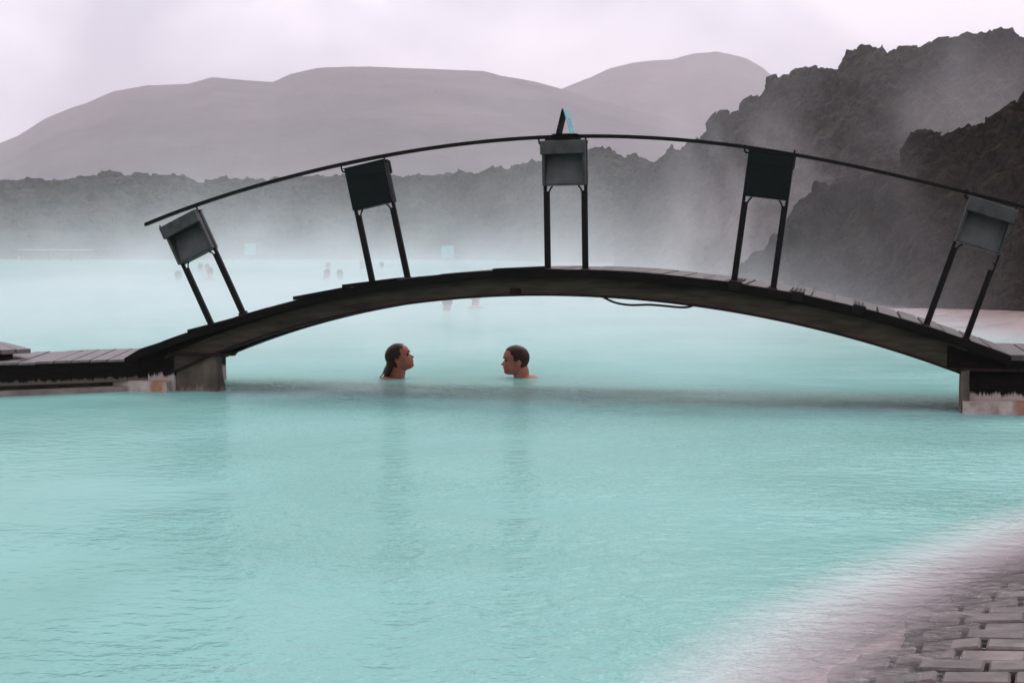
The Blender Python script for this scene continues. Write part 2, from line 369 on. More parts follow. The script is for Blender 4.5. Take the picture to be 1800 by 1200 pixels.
def slope(name, ridge, foot, mat, step_px, rows, rough, scale, seed, back=.5, prof=1.0, kindv='structure', px_range=None, crag=1.0):
    """ridge: (px,py,D); foot: (px,D). Surface climbs from the foot line to the ridge line, then drops behind it."""
    rx = [p[0] for p in ridge]; ry = [p[1] for p in ridge]; rd = [p[2] for p in ridge]
    fx = [p[0] for p in foot]; fd = [p[1] for p in foot]
    lo, hi = px_range or (rx[0], rx[-1]); n = int((hi - lo) / step_px) + 1
    verts = []; tot = rows + max(4, rows // 4)
    for j in range(tot):
        t = j / (rows - 1)
        for i in range(n):
            px = lo + (hi - lo) * i / (n - 1)
            top = atD(px, interp(rx, ry, px), interp(rx, rd, px))
            fD = interp(fx, fd, px); r = (px - 900) / FPX * (1 / cp) 
            ft = Vector((top.x / top.y * fD, fD, -.7))
            if t <= 1:
                k = t ** prof
                p = ft.lerp(top, t); p.z = ft.z + (top.z - ft.z) * k
            else:
                e = t - 1; p = top + (top - Vector((0, 0, top.z))).normalized() * e * back * (top.y - fD) * 4; p.z = top.z - e * 2.2 * (top.z + .7)
            q = Vector((p.x, p.y, p.z)) * scale + Vector((seed, seed * 1.7, 0))
            w = min(1, .25 + 1.2 * t) if t < 1 else 1
            edge = 1.0
            qq = q + noise.turbulence_vector(q * .8, 2, False) * .35
            blk = (.55 - noise.voronoi(qq * .75)[0][0]) * 1.1 + (.5 - noise.voronoi(qq * 1.9)[0][0]) * .55 + (.5 - noise.voronoi(qq * 4.3)[0][0]) * .27 + noise.noise(qq * 9) * .12 + (.5 - noise.voronoi(qq * 9.0)[0][0]) * .12
            big = noise.fractal(q * .35, 1.0, 2.1, 4)
            tv = noise.turbulence_vector(q * 2.2, 3, False)
            amp = rough * w; tt = min(t, 1)
            p = p + Vector((tv.x * .35 * crag, -blk * .9 * crag - big * .9 * (1 - tt * .7) + tv.y * .3 * crag, blk * .75 * crag + tv.z * .10 * crag + big * .5 * (1 - tt * .85))) * amp
            verts.append(p)
    f = [(j * n + i, j * n + i + 1, (j + 1) * n + i + 1, (j + 1) * n + i) for j in range(tot - 1) for i in range(n - 1)]
    me = bpy.data.meshes.new(name); me.from_pydata(verts, [], f); me.materials.append(mat)
    if crag < .5:
        for p in me.polygons: p.use_smooth = True
    o = bpy.data.objects.new(name, me); COL.objects.link(o); kind(o, kindv); return o

m1 = [(-500, 380), (-250, 330), (-80, 282), (0, 253), (30, 240), (75, 212), (130, 189), (150, 183), (200, 161), (260, 149), (330, 148), (375, 136), (480, 144), (510, 130), (560, 119), (620, 116), (700, 120), (850, 126), (880, 134), (940, 144), (990, 157), (1060, 178), (1200, 215), (1400, 260)]
slope('mountain', [(a, b, 2500) for a, b in m1], [(-500, 1400), (1400, 1400)], M_mount, 4, 70, 15, .005, 3, crag=.25, prof=.85)
m2 = [(760, 260), (900, 190), (990, 156), (1040, 136), (1070, 121), (1110, 111), (1180, 105), (1220, 95), (1260, 91), (1310, 102), (1340, 118), (1370, 145), (1450, 190), (1700, 260), (2200, 330)]
slope('mountain', [(a, b, 3200) for a, b in m2], [(760, 2200), (2200, 2200)], M_mount, 4, 60, 15, .005, 9, crag=.25, prof=.85)
sh = [(-300, 326), (-100, 322), (0, 320), (60, 320), (100, 317), (130, 313), (170, 309), (182, 304), (200, 309), (260, 308), (330, 314), (345, 318), (390, 316), (430, 319), (480, 316), (540, 310), (600, 309), (700, 312), (770, 310), (850, 303), (900, 294), (935, 286), (1000, 274), (1060, 268), (1100, 277), (1145, 284), (1175, 282), (1300, 280)]
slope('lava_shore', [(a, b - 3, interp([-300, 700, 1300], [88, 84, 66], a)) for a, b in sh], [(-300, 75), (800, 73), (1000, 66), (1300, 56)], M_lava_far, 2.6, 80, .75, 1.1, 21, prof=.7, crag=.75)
A = [(1080, 330, 62), (1145, 287, 60), (1190, 265, 58), (1235, 240, 56), (1250, 215, 55), (1262, 203, 54), (1300, 190, 52), (1340, 170, 51), (1352, 140, 50), (1388, 134, 50), (1395, 114, 49), (1420, 122, 49), (1440, 124, 48), (1475, 117, 48), (1492, 99, 47), (1512, 83, 47), (1560, 90, 46), (1600, 88, 46), (1660, 75, 45), (1700, 69, 45), (1750, 73, 44), (1800, 63, 44), (1950, 60, 43), (2200, 60, 42)]
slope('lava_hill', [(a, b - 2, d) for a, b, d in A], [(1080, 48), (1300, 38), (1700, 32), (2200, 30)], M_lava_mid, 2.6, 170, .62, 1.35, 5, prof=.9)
B = [(1300, 470, 27), (1340, 440, 27), (1375, 400, 26.5), (1405, 352, 26), (1450, 322, 26), (1500, 312, 26), (1545, 302, 25.5), (1585, 290, 25), (1596, 250, 25), (1606, 236, 25), (1660, 238, 24.5), (1700, 226, 24.5), (1735, 214, 24.2), (1745, 200, 24.2), (1775, 184, 24), (1788, 172, 24), (1800, 167, 24), (1900, 150, 23), (2200, 130, 22)]
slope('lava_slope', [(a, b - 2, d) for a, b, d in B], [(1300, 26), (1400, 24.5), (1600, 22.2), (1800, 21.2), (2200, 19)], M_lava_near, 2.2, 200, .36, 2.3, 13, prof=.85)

# ------------------------------------------------------------------ the footbridge
deck_pts = [(250, 611), (300, 594), (335, 583), (370, 571), (430, 552), (480, 538), (520, 527), (610, 506), (655, 498), (720, 489), (800, 481), (860, 476), (950, 472), (1000, 472), (1050, 474), (1100, 477), (1200, 485), (1285, 495), (1356, 507), (1450, 526), (1550, 550), (1625, 571), (1697, 594), (1760, 618), (1800, 634)]
top_pts = [(300, 622), (400, 584), (500, 549), (588, 527), (648, 516), (700, 508), (756, 500), (820, 495), (900, 490), (1000, 489), (1090, 492), (1222, 506), (1361, 527), (1500, 557), (1600, 583), (1700, 614)]
bot_pts = [(300, 655), (410, 614), (500, 578), (600, 553), (700, 537), (800, 526), (900, 521), (1000, 520), (1100, 525), (1200, 535), (1300, 549), (1400, 570), (1500, 596), (1600, 627), (1665, 647)]
rail_pts = [(255, 394), (300, 377), (370, 352), (430, 332), (500, 312), (600, 290), (680, 273), (760, 260), (850, 248), (950, 241), (1040, 239), (1150, 243), (1250, 251), (1350, 264), (1450, 281), (1550, 303), (1650, 327), (1720, 343), (1800, 364)]
zdeck_poly = polyfit(*curve(deck_pts), 6)
_lx, _lz = curve([(217, 632), (232, 622), (251, 611.5), (268, 606), (300, 594.5), (335, 582.5), (370, 570.5)])
def zdeck(u):
    k = sstep(_lx[-2], _lx[-1], u)
    return zdeck_poly(u) if k >= 1 else zdeck_poly(u) * k + interp(_lx, _lz, u) * (1 - k)
ztop = polyfit(*curve(top_pts, .03), 4); zbot = polyfit(*curve(bot_pts, .03), 4)
zrail = polyfit(*curve(rail_pts, .03), 6)
U_L, U_R = onU(222, 629)[0], onU(1768, 622)[0]
WID = 1.02
zr0 = onU(1690, 650)[1] + .008
bridge = empty('footbridge', P0, ANG)
tag(bridge, 'arched wooden footbridge with a thin curved handrail spanning the turquoise water', 'bridge')
def ribbon(bm, za, zb, u0, u1, v0, v1, n=70):
    """solid strip between the curves za (low) and zb (high)"""
    rows = []
    for i in range(n + 1):
        u = u0 + (u1 - u0) * i / n
        a, b = za(u), zb(u)
        rows.append([bm.verts.new((u, v0, a)), bm.verts.new((u, v0, b)), bm.verts.new((u, v1, b)), bm.verts.new((u, v1, a))])
    for p, q in zip(rows, rows[1:]):
        for k in range(4): bm.faces.new((p[k], p[(k + 1) % 4], q[(k + 1) % 4], q[k]))
    bm.faces.new(rows[0]); bm.faces.new(rows[-1][::-1])
uL, uR = onU(290, 650, .03)[0], onU(1700, 650, .03)[0]
def clampz(f, lo): return lambda u: max(lo, f(u))
for v0 in (.03, .42):
    bm = bmesh.new(); ribbon(bm, clampz(lambda u: zbot(u) + .012, .12), clampz(lambda u: ztop(u) - .012, .15), uL, uR, v0 + .012, v0 + .13)
    beam = link_mesh('arch_beam', bm, M_beam, bridge)
    bm = bmesh.new(); ribbon(bm, clampz(lambda u: zbot(u) - .004, .105), clampz(lambda u: zbot(u) + .012, .12), uL, uR, v0, v0 + .145)
    link_mesh('bottom_flange', bm, M_rim, beam)
    bm = bmesh.new(); ribbon(bm, clampz(lambda u: ztop(u) - .012, .15), clampz(lambda u: ztop(u) + .004, .165), uL, uR, v0, v0 + .145)
    link_mesh('top_flange', bm, M_beam, beam)
for v0 in (.015, .42):
    bm = bmesh.new(); ribbon(bm, lambda u: ztop(u) + .0045, lambda u: zdeck(u) - .037, U_L + .05, uR + .3, v0, v0 + .14)
    link_mesh('stringer', bm, M_stringer, bridge)
bm = bmesh.new(); ribbon(bm, lambda u: zdeck(u) - .060 + .004 * math.sin(u * 9), lambda u: zdeck(u) - .002 + .0035 * noise.noise(Vector((u * 9, 0, 0))), U_L - .02, uR + .25, -.034, -.016, 160)
link_mesh('edge_board', bm, M_stringer, bridge)
bm = bmesh.new(); ribbon(bm, lambda u: zr0, lambda u: zdeck(u) - .062, uR - .12, U_R + .06, .034, .165, 10)
link_mesh('end_block', bm, M_stringer, bridge)
# deck planks
bm = bmesh.new(); u = U_L; k = 0
while u < U_R:
    w = .126 + random.uniform(-.004, .004); um = u + w / 2
    z = zdeck(um); sl = math.atan((zdeck(um + .01) - zdeck(um - .01)) / .02)
    dz = random.uniform(-.003, .003); dv = random.uniform(-.012, .010)
    M = Matrix.Translation((um, 0, z + dz)) @ Matrix.Rotation(-sl, 4, 'Y') @ Matrix.Rotation(random.uniform(-.006, .006), 4, 'Z')
    box(bm, -w / 2, w / 2, -.0 + dv, WID + random.uniform(-.02, .02), -.036, 0, M, bev=.003)
    u += w + .010
link_mesh('deck', bm, M_plank_dark, bridge)
# loose cover boards on the left half
for a, c, y0, y1 in ((333, 440, 581, 553), (518, 604, 523, 507), (604, 700, 502, 490), (868, 960, 474, 470)):
    ua, za = onU(a, y0); ub, zb = onU(c, y1)
    sl = math.atan2(zb - za, ub - ua); L_ = math.hypot(ub - ua, zb - za)
    M = Matrix.Translation((ua, 0, za + .004)) @ Matrix.Rotation(-sl, 4, 'Y')
    bm = bmesh.new(); box(bm, 0, L_, -.040, .16, -.020, 0.004, M, bev=.003)
    link_mesh('cover_board', bm, M_stringer, bridge)
# metal cleats with three bars lying across the deck
for px, py in ((1290, 494), (1400, 515), (1508, 539)):
    uu, zz = onU(px, py); sl = math.atan((zdeck(uu + .01) - zdeck(uu - .01)) / .02)
    M = Matrix.Translation((uu, 0, zdeck(uu))) @ Matrix.Rotation(-sl, 4, 'Y')
    bm = bmesh.new()
    box(bm, -.03, .05, -.042, .05, -.05, .012, M, bev=.003)
    for k in range(3): box(bm, -.02 + k * .024, -.010 + k * .024, .05, .55, .001, .014, M)
    link_mesh('deck_cleat', bm, M_steel, bridge)
# handrail: flat steel bar
bm = bmesh.new(); u0, u1 = onU(255, 394, .03)[0], onU(1830, 372, .03)[0]
ribbon(bm, lambda u: zrail(u) - .012, lambda u: zrail(u) + .010, u0, u1, .018, .062, 90)
link_mesh('handrail', bm, M_steel, bridge)
# rusty bolt plate on the beam
uu, zz = onU(906, 512, .03); bm = bmesh.new()
box(bm, uu - .035, uu + .035, .022, .041, zz - .03, zz + .02, None, .006)
for k in (-.018, .018):
    tube(bm, [(uu + k, .012, zz), (uu + k, .024, zz)], .008, 6)
link_mesh('bolt_plate', bm, M_rim, bridge)
# bearing plates at the springings
for px, py, s in ((392, 623, 1), (1682, 648, -1)):
    uu, zz = onU(px, py, .0); bm = bmesh.new()
    box(bm, min(uu, uu - s * .42) , max(uu, uu - s * .42), .0, .24, zz - .014, zz + .006, None, .002)
    if s > 0: box(bm, uu + .001, uu + .075, .0, .05, zz - .008, zz + .004)
    link_mesh('bearing_plate', bm, M_rim, bridge)

# piers --------------------------------------------------------------
def rough_block(name, corners_front, v0, v1, mat, parent, seed=0, amp=.012, div=14, batter=0.0):
    """concrete block with four front corners (u,z) bl,br,tr,tl, slightly uneven faces"""
    bm = bmesh.new(); bl, br, tr, tl = corners_front
    n = div
    def P(a, b, c):
        lo = Vector((bl[0] + (br[0] - bl[0]) * a, 0, bl[1] + (br[1] - bl[1]) * a)); hi = Vector((tl[0] + (tr[0] - tl[0]) * a, 0, tl[1] + (tr[1] - tl[1]) * a))
        p = lo.lerp(hi, b); p.y = v0 + (v1 - v0) * c - batter * (1 - b)
        q = p * 5 + Vector((seed, 0, 0))
        p += Vector((noise.noise(q), noise.noise(q + Vector((9, 0, 0))), noise.noise(q + Vector((0, 9, 0))) * .4)) * amp
        return p
    cache = {}
    def V(i, j, k):
        if (i, j, k) not in cache: cache[(i, j, k)] = bm.verts.new(P(i / n, j / n, k / n))
        return cache[(i, j, k)]
    for i in range(n):
        for j in range(n):
            for s in (0, n):
                bm.faces.new((V(i, j, s), V(i + 1, j, s), V(i + 1, j + 1, s), V(i, j + 1, s)))
                bm.faces.new((V(s, i, j), V(s, i + 1, j), V(s, i + 1, j + 1), V(s, i, j + 1)))
                bm.faces.new((V(i, s, j), V(i + 1, s, j), V(i + 1, s, j + 1), V(i, s, j + 1)))
    return link_mesh(name, bm, mat, parent)
# left landing pier
lp = empty('concrete_pier', P0, ANG)
tag(lp, 'grey brown concrete pier under the left foot of the arched bridge', 'pier')
ua, ub, uc = onU(205, 690)[0], onU(298, 690)[0], onU(389, 672)[0]
ztp = onU(392, 627)[1]; ZL0 = .228
rough_block('pier_block', ((ub + .04, -.5), (uc - .045, -.5), (onU(374, 626)[0], ztp), (ub + .04, ztp)), .06, .17, M_conc, lp, 1, .022, 20)
rough_block('silica_plinth', ((ua, -.5), (ub, -.5), (ub, .075), (ua, .07)), -.045, .5, silica_mat('crusted_concrete_left', onU(281, 690)[0], .055), lp, 4, .014)
rough_block('pier_wall', ((ua - .02, -.5), (ub + .02, -.5), (ub + .02, ztp - .0), (ua - .02, ZL0 - .045)), .04, .9, M_stringer, lp, 6, .006)
# right pier
rp = empty('concrete_pier', P0, ANG)
tag(rp, 'dark pier with a pale crusted base under the right foot of the arched bridge', 'pier')
ra, rb, rc = onU(1684, 720)[0], onU(1703, 720)[0], onU(1960, 720)[0]
zr = onU(1690, 650)[1]
rough_block('pier_post', ((ra + .01, -.5), (rb, -.5), (rb, zr), (ra + .018, zr)), .0, .12, M_conc, rp, 2, .008)
rough_block('silica_plinth', ((ra + .005, -.5), (rc, -.5), (rc, .085), (ra + .02, .075)), -.06, .06, silica_mat('crusted_concrete_right', onU(1800, 705)[0], .07), rp, 8, .014, 26)
rough_block('pier_wall', ((rb + .004, -.5), (rc, -.5), (rc, zr), (rb + .004, zr)), .06, .5, M_stringer, rp, 9, .006)

def add_crust(src, name, z0, zs, col=(.40, .33, .30)):
    m = src.copy(); m.name = name; nt = m.node_tree; N = nt.nodes.new; L = nt.links.new; b = nt.nodes['Principled BSDF']; base = b.inputs['Base Color'].links[0].from_socket
    tc = N('ShaderNodeTexCoord'); sp_ = N('ShaderNodeSeparateXYZ'); L(tc.outputs['Object'], sp_.inputs[0])
    mp = N('ShaderNodeMapping'); mp.inputs['Scale'].default_value = (1, 1, .12); L(tc.outputs['Object'], mp.inputs[0])
    nz = N('ShaderNodeTexNoise'); nz.inputs['Scale'].default_value = 34; nz.inputs['Detail'].default_value = 5; nz.inputs['Roughness'].default_value = .7; L(mp.outputs[0], nz.inputs['Vector'])
    a = N('ShaderNodeMath'); a.operation = 'MULTIPLY_ADD'; L(nz.outputs[0], a.inputs[0]); a.inputs[1].default_value = -zs * 2.4; L(sp_.outputs[2], a.inputs[2])
    r = N('ShaderNodeMapRange'); r.inputs[1].default_value = z0 - zs * 1.2 + zs * .35; r.inputs[2].default_value = z0 - zs * 1.2; r.inputs[3].default_value = 0; r.inputs[4].default_value = .85; L(a.outputs[0], r.inputs[0])
    mx = N('ShaderNodeMix'); mx.data_type = 'RGBA'; L(r.outputs[0], mx.inputs[0]); L(base, mx.inputs[6]); mx.inputs[7].default_value = (*col, 1)
    L(mx.outputs[2], b.inputs['Base Color']); return m
M_wallc = add_crust(M_stringer, 'crusted_timber', .10, .06)
for _o in (lp, rp):
    for _c in _o.children:
        if _c.name.startswith('pier_wall'): _c.data.materials[0] = M_wallc
        if _c.name.startswith('pier_block') or _c.name.startswith('pier_post'): _c.data.materials[0] = add_crust(M_conc, 'crusted_pier', .0, .10, (.17, .135, .11))
# landings ------------------------------------------------------------
def boards(bm, poly_front, poly_back, n, z0, z1, gap=.08):
    """planks between a front edge (A,B) and a back edge (C,D), running front to back"""
    A_, B_ = poly_front; C_, D_ = poly_back
    for i in range(n):
        a, b = (i + gap / 2) / n, (i + 1 - gap / 2) / n
        q = [A_.lerp(B_, a), A_.lerp(B_, b), C_.lerp(D_, b), C_.lerp(D_, a)]
        dz = random.uniform(-.003, .003)
        lo = [bm.verts.new((p.x, p.y, z0 + dz)) for p in q]; hi = [bm.verts.new((p.x, p.y, z1 + dz)) for p in q]
        bm.faces.new(lo[::-1]); bm.faces.new(hi)
        for k in range(4): bm.faces.new((lo[k], lo[(k + 1) % 4], hi[(k + 1) % 4], hi[k]))
ZL = .228
lw = empty('wooden_walkway', atZ(120, 634, ZL) - Vector((0, 0, ZL)))
tag(lw, 'low grey plank walkway at the left foot of the bridge, running out of the picture', 'walkway')
def local(o, p): return p - o.location
fA, fB = atZ(-420, 652, ZL), atZ(219, 631, ZL); bC, bD = atZ(-330, 634, ZL), atZ(262, 611, ZL)
bm = bmesh.new(); boards(bm, (local(lw, fA), local(lw, fB)), (local(lw, bC), local(lw, bD)), 19, ZL - .016, ZL)
link_mesh('plank_deck', bm, M_plank, lw)
bm = bmesh.new()
a, b = local(lw, fA), local(lw, fB); d = (b - a).normalized(); nrm = Vector((-d.y, d.x, 0))
def slab(bm, a, b, back, z0, z1):
    q = [a, b, b + back, a + back]
    lo = [bm.verts.new((p.x, p.y, z0)) for p in q]; hi = [bm.verts.new((p.x, p.y, z1)) for p in q]
    bm.faces.new(lo[::-1]); bm.faces.new(hi)
    for k in range(4): bm.faces.new((lo[k], lo[(k + 1) % 4], hi[(k + 1) % 4], hi[k]))
slab(bm, a + nrm * .008, b + nrm * .008 + d * .25, nrm * .09, .07, ZL - .017)
link_mesh('edge_beam', bm, add_crust(M_stringer, 'crusted_beam', .09, .035, (.10, .085, .07)), lw)
bm = bmesh.new(); slab(bm, a + nrm * .12, b + nrm * .12 + d * .2, nrm * .5, .03, .16)
link_mesh('support_wall', bm, M_conc, lw)
bm = bmesh.new(); slab(bm, a - nrm * .01, b - nrm * .01 + d * .0, nrm * .5, -.4, .038)
link_mesh('silica_ledge', bm, noise_mat('crusted_ledge', (.13, .10, .085), (.26, .205, .185), 5, .8, .8, .02, stretch=(1, 1, 2)), lw)
# farther plank deck
Z2 = .30
w2 = empty('wooden_walkway', atZ(0, 612, Z2) - Vector((0, 0, Z2)))
tag(w2, 'short end of a second plank walkway behind the first at the far left', 'walkway')
A2, B2, C2, D2 = atZ(-200, 624, Z2), atZ(55, 613, Z2), atZ(-150, 592, Z2), atZ(8, 601, Z2)
bm = bmesh.new(); boards(bm, (local(w2, A2), local(w2, B2)), (local(w2, C2), local(w2, D2)), 9, Z2 - .03, Z2)
link_mesh('plank_deck', bm, M_plank, w2)
bm = bmesh.new(); a, b = local(w2, A2), local(w2, B2); d = (b - a).normalized(); nrm = Vector((-d.y, d.x, 0))
slab(bm, a + nrm * .03, b + nrm * .03 - d * .12, nrm * .08, Z2 - .1, Z2 - .031)
for t in (.2, .85):
    p = a.lerp(b, t) + nrm * .06; box(bm, p.x - .05, p.x + .05, p.y - .0, p.y + .1, -.4, Z2 - .1005)
link_mesh('edge_beam', bm, M_stringer, w2)
# right landing
ZR = onU(1795, 636)[1]
rw = empty('wooden_walkway', P0 + UD * U_R, ANG)
tag(rw, 'dark plank walkway at the right foot of the bridge, cut off by the picture edge', 'walkway')
bm = bmesh.new(); k = 0
for i in range(9):
    box(bm, .012 + i * .137, .14 + i * .137, -.0, WID, zdeck(U_R) - .045 - min(i, 1) * .0, zdeck(U_R) - .008, None, .003)
link_mesh('plank_deck', bm, M_plank_dark, rw)
bm = bmesh.new(); box(bm, .0, 1.25, .02, .14, zr + .012, zdeck(U_R) - .046); box(bm, .0, 1.25, .8, .92, zr + .012, zdeck(U_R) - .046)
link_mesh('edge_beam', bm, M_stringer, rw)

# light boxes on two legs --------------------------------------------
def light_box(tl, tr, fl, fr, dark, label, broken=False):
    V0 = .04
    p = [Vector((*onU(*q, V0),)) for q in (tl, tr, fl, fr)]
    top = (p[0] + p[1]) / 2; bot = (p[2] + p[3]) / 2
    ax = (top - bot); H = ax.length; th = math.atan2(ax.x, ax.y)       # lean to the right
    w = (p[1] - p[0]).length; BW = .285; LS = .235; BH = .285
    root = empty('light_box', P0 + UD * bot.x + VD * V0 + Vector((0, 0, bot.y)))
    root.rotation_euler = (0, th, ANG); root.rotation_mode = 'XYZ'
    root.matrix_world = Matrix.Translation(root.location) @ Matrix.Rotation(ANG, 4, 'Z') @ Matrix.Rotation(th, 4, 'Y')
    tag(root, label, 'light box', 'light boxes standing along the bridge railing')
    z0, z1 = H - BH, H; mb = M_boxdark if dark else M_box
    for s in (-1, 1):
        bm = bmesh.new(); zt = z1 - .012; zb = -.03
        x = s * LS / 2 + s * .008
        if broken and s > 0:
            box(bm, x - .019, x + .017, -.016, .016, zb, z0 - .10, None, .003)
            box(bm, x + .006, x + .020, -.008, .008, z0 - .11, zt, None, .002)
        else:
            box(bm, x - .019, x + .019, -.016, .016, zb, z0 - .035, None, .003)
            box(bm, x + (0 if s > 0 else -.019), x + (.019 if s > 0 else 0), -.016, .016, z0 - .036, zt, None, .003)
        for zb_ in (.05, .12, z0 - .06):
            tube(bm, [(x, -.021, zb_), (x, -.014, zb_)], .0075, 6)
        leg = link_mesh('leg', bm, M_steel, root)
        bm = bmesh.new(); box(bm, x - .026, x + .026, -.024, .024, -.035, -.0 + .006, None, .002)
        link_mesh('foot_plate', bm, M_steel, leg)
        if broken and s > 0: continue
        bm = bmesh.new(); xi = x - s * .012
        tube(bm, catmull([(xi, 0, z0 - .075), (xi - s * .002, 0, z0 - .05), (xi - s * .012, 0, z0 - .022), (xi - s * .028, 0, z0 - .002)], 4), .0055, 6)
        link_mesh('brace', bm, M_steel, leg)
    # housing: back, sides, floor of the box; the open face looks to the viewer or away from them
    f = -1 if not dark else 1
    def B(bm, x0, x1, y0, y1, za, zb, bev=.002): box(bm, x0, x1, min(y0 * f, y1 * f), max(y0 * f, y1 * f), za, zb, None, bev)
    bm = bmesh.new(); hw = BW / 2
    yb, yf = -.045, .06      # yb = back, yf = open side (before flip sign: +f)
    B(bm, -hw, hw, yb, yb + .006, z0, z1)
    B(bm, -hw, -hw + .018, yb + .006, yf, z0, z1 - .002); B(bm, hw - .018, hw, yb + .006, yf, z0, z1 - .002)
    B(bm, -hw + .018, hw - .018, yb + .006, yf - .003, z0, z0 + .012); B(bm, -hw + .018, hw - .018, yb + .006, yf - .003, z1 - .01, z1 - .001)
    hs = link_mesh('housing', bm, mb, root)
    bm = bmesh.new()
    B(bm, -hw - .006, hw + .006, yf + .001, yf + .03, z1 - .085, z1 + .003, .004); B(bm, -hw - .006, hw + .006, yb - .004, yf + .0005, z1 + .0005, z1 + .006, .001)
    link_mesh('hood', bm, mb, root)
    bm = bmesh.new()
    ys0, ys1 = yf - .012, yb + .010            # sloping slatted plate: near the opening at the bottom, deep at the top
    prof = []; nS = 11
    for k in range(nS + 1):
        t = k / nS; zz = z0 + .0125 + (BH - .095) * t; yy = ys0 + (ys1 - ys0) * t
        prof += [(yy, zz), (yy + .002 * (-1 if yf > yb else 1) - .004, zz + .004)]
    rowsL = [[bm.verts.new((x, y * f, z)) for (y, z) in prof] for x in (-hw + .019, hw - .019)]
    rowsB = [[bm.verts.new((x, (y - .006) * f, z)) for (y, z) in prof] for x in (-hw + .019, hw - .019)]
    for r0, r1 in ((rowsL[0], rowsL[1]), (rowsB[1], rowsB[0])):
        for k in range(len(prof) - 1): bm.faces.new((r0[k], r1[k], r1[k + 1], r0[k + 1]))
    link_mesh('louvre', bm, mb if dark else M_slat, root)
    if dark:
        bm = bmesh.new(); box(bm, -.012, .016, .045 * -1 - .002, -.0449, z0 + .085, z0 + .11, None, .0005)
        link_mesh('small_plate', bm, M_steel, root)
    # hooks that hold the rail
    for s in (-1, 1):
        bm = bmesh.new(); x = s * (hw - .004) if s > 0 else -hw - .03
        tube(bm, catmull([(x, 0, z1 + .035), (x, 0, z1 + .004), (x + .008, 0, z1 - .012), (-hw + .004 if s < 0 else x - .02, 0, z1 - .014)], 4), .006, 6)
        link_mesh('rail_hook', bm, M_steel, root)
    return root
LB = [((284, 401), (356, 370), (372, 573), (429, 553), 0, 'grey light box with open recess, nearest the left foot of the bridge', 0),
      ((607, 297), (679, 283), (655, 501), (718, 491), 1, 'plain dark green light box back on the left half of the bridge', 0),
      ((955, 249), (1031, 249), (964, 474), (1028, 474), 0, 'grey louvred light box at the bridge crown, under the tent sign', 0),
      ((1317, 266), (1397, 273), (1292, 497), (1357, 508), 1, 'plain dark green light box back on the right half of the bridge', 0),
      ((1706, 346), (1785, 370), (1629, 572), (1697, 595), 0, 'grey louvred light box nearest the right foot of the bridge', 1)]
for t in LB: light_box(*t)

# tent sign on the rail ------------------------------------------------
M_turq = noise_mat('turquoise_card', (.13, .34, .37), (.17, .40, .43), 20, .6, 0)
M_ink = noise_mat('blue_ink', (.10, .17, .30), (.12, .2, .33), 20, .6, 0)
ua, za = onU(991.5, 192, .0); zb = zrail(ua) + .0115
sg = empty('tent_sign', P0 + UD * ua + VD * .04 + Vector((0, 0, zb)), ANG)
tag(sg, 'small folded tent sign, one leaf black and one turquoise, on top of the handrail', 'sign')
Hs = za - zb
for s, mt in ((-1, M_steel), (1, M_turq)):
    bm = bmesh.new(); lean = math.atan2(.040 if s < 0 else .050, Hs)
    M = Matrix.Translation((s * .0032, 0, Hs)) @ Matrix.Rotation(-s * lean, 4, 'Y')
    Lh = Hs / math.cos(lean) - .002
    box(bm, -.003, .003, -.085, .085, -Lh, 0, M, .0006)
    lf = link_mesh('sign_leaf', bm, mt, sg)
    if s > 0:
        bm = bmesh.new()
        for k, (a, b, y0, y1) in enumerate(((.06, .075, -.05, .05), (.082, .094, -.04, .045), (.10, .108, -.05, .02), (.113, .121, -.05, .035), (.15, .156, -.03, .03))):
            box(bm, .0031, .0036, y0, y1, -b, -a, M)
        link_mesh('print', bm, M_ink, lf)
bm = bmesh.new(); box(bm, -.13, .10, -.03, .03, -.040, -.0235, None, .002); box(bm, -.085, .085, -.04, .05, -.0235 + .0236, .004, None, .001)
link_mesh('mounting_plate', bm, M_steel, sg)

# cable -----------------------------------------------------------------
pts = [(*onU(x, y, .08),) for x, y in ((1040, 512), (1062, 523), (1082, 532), (1108, 536), (1140, 535.5), (1168, 537.5), (1195, 540), (1212, 539), (1228, 532))]
bm = bmesh.new(); tube(bm, catmull([(a, .08, b) for a, b in pts], 6), .0075, 8)
cb = link_mesh('cable', bm, M_cable, None, True); cb.location = P0; cb.rotation_euler = (0, 0, ANG)
tag(cb, 'black cable sagging in a wavy loop below the beam right of the crown', 'cable')

# ------------------------------------------------------------------ people
def ell(bm, c, r, rot=None, n=14):
    g = bmesh.ops.create_uvsphere(bm, u_segments=n * 2, v_segments=n, radius=1)
    M = Matrix.Translation(c) @ (rot or Matrix()) @ Matrix.Diagonal((*r, 1))
    bmesh.ops.transform(bm, matrix=M, verts=g['verts'])
FZ = [0, .006, .016, .026, .036, .044, .050, .055, .062, .070, .078, .092, .108, .118, .130, .145, .160, .180, .195, .208, .217, .222, .225]
FX = [.060, .078, .089, .092, .087, .092, .092, .088, .094, .091, .086, .084, .080, .083, .093, .094, .091, .082, .069, .052, .034, .018, 0]
BX = [-.010, -.025, -.040, -.050, -.058, -.064, -.069, -.073, -.079, -.084, -.089, -.097, -.102, -.104, -.105, -.104, -.101, -.091, -.079, -.062, -.044, -.026, 0]
HW = [.022, .034, .043, .048, .052, .055, .057, .058, .060, .062, .064, .067, .070, .072, .0745, .0755, .075, .070, .061, .049, .035, .021, 0]
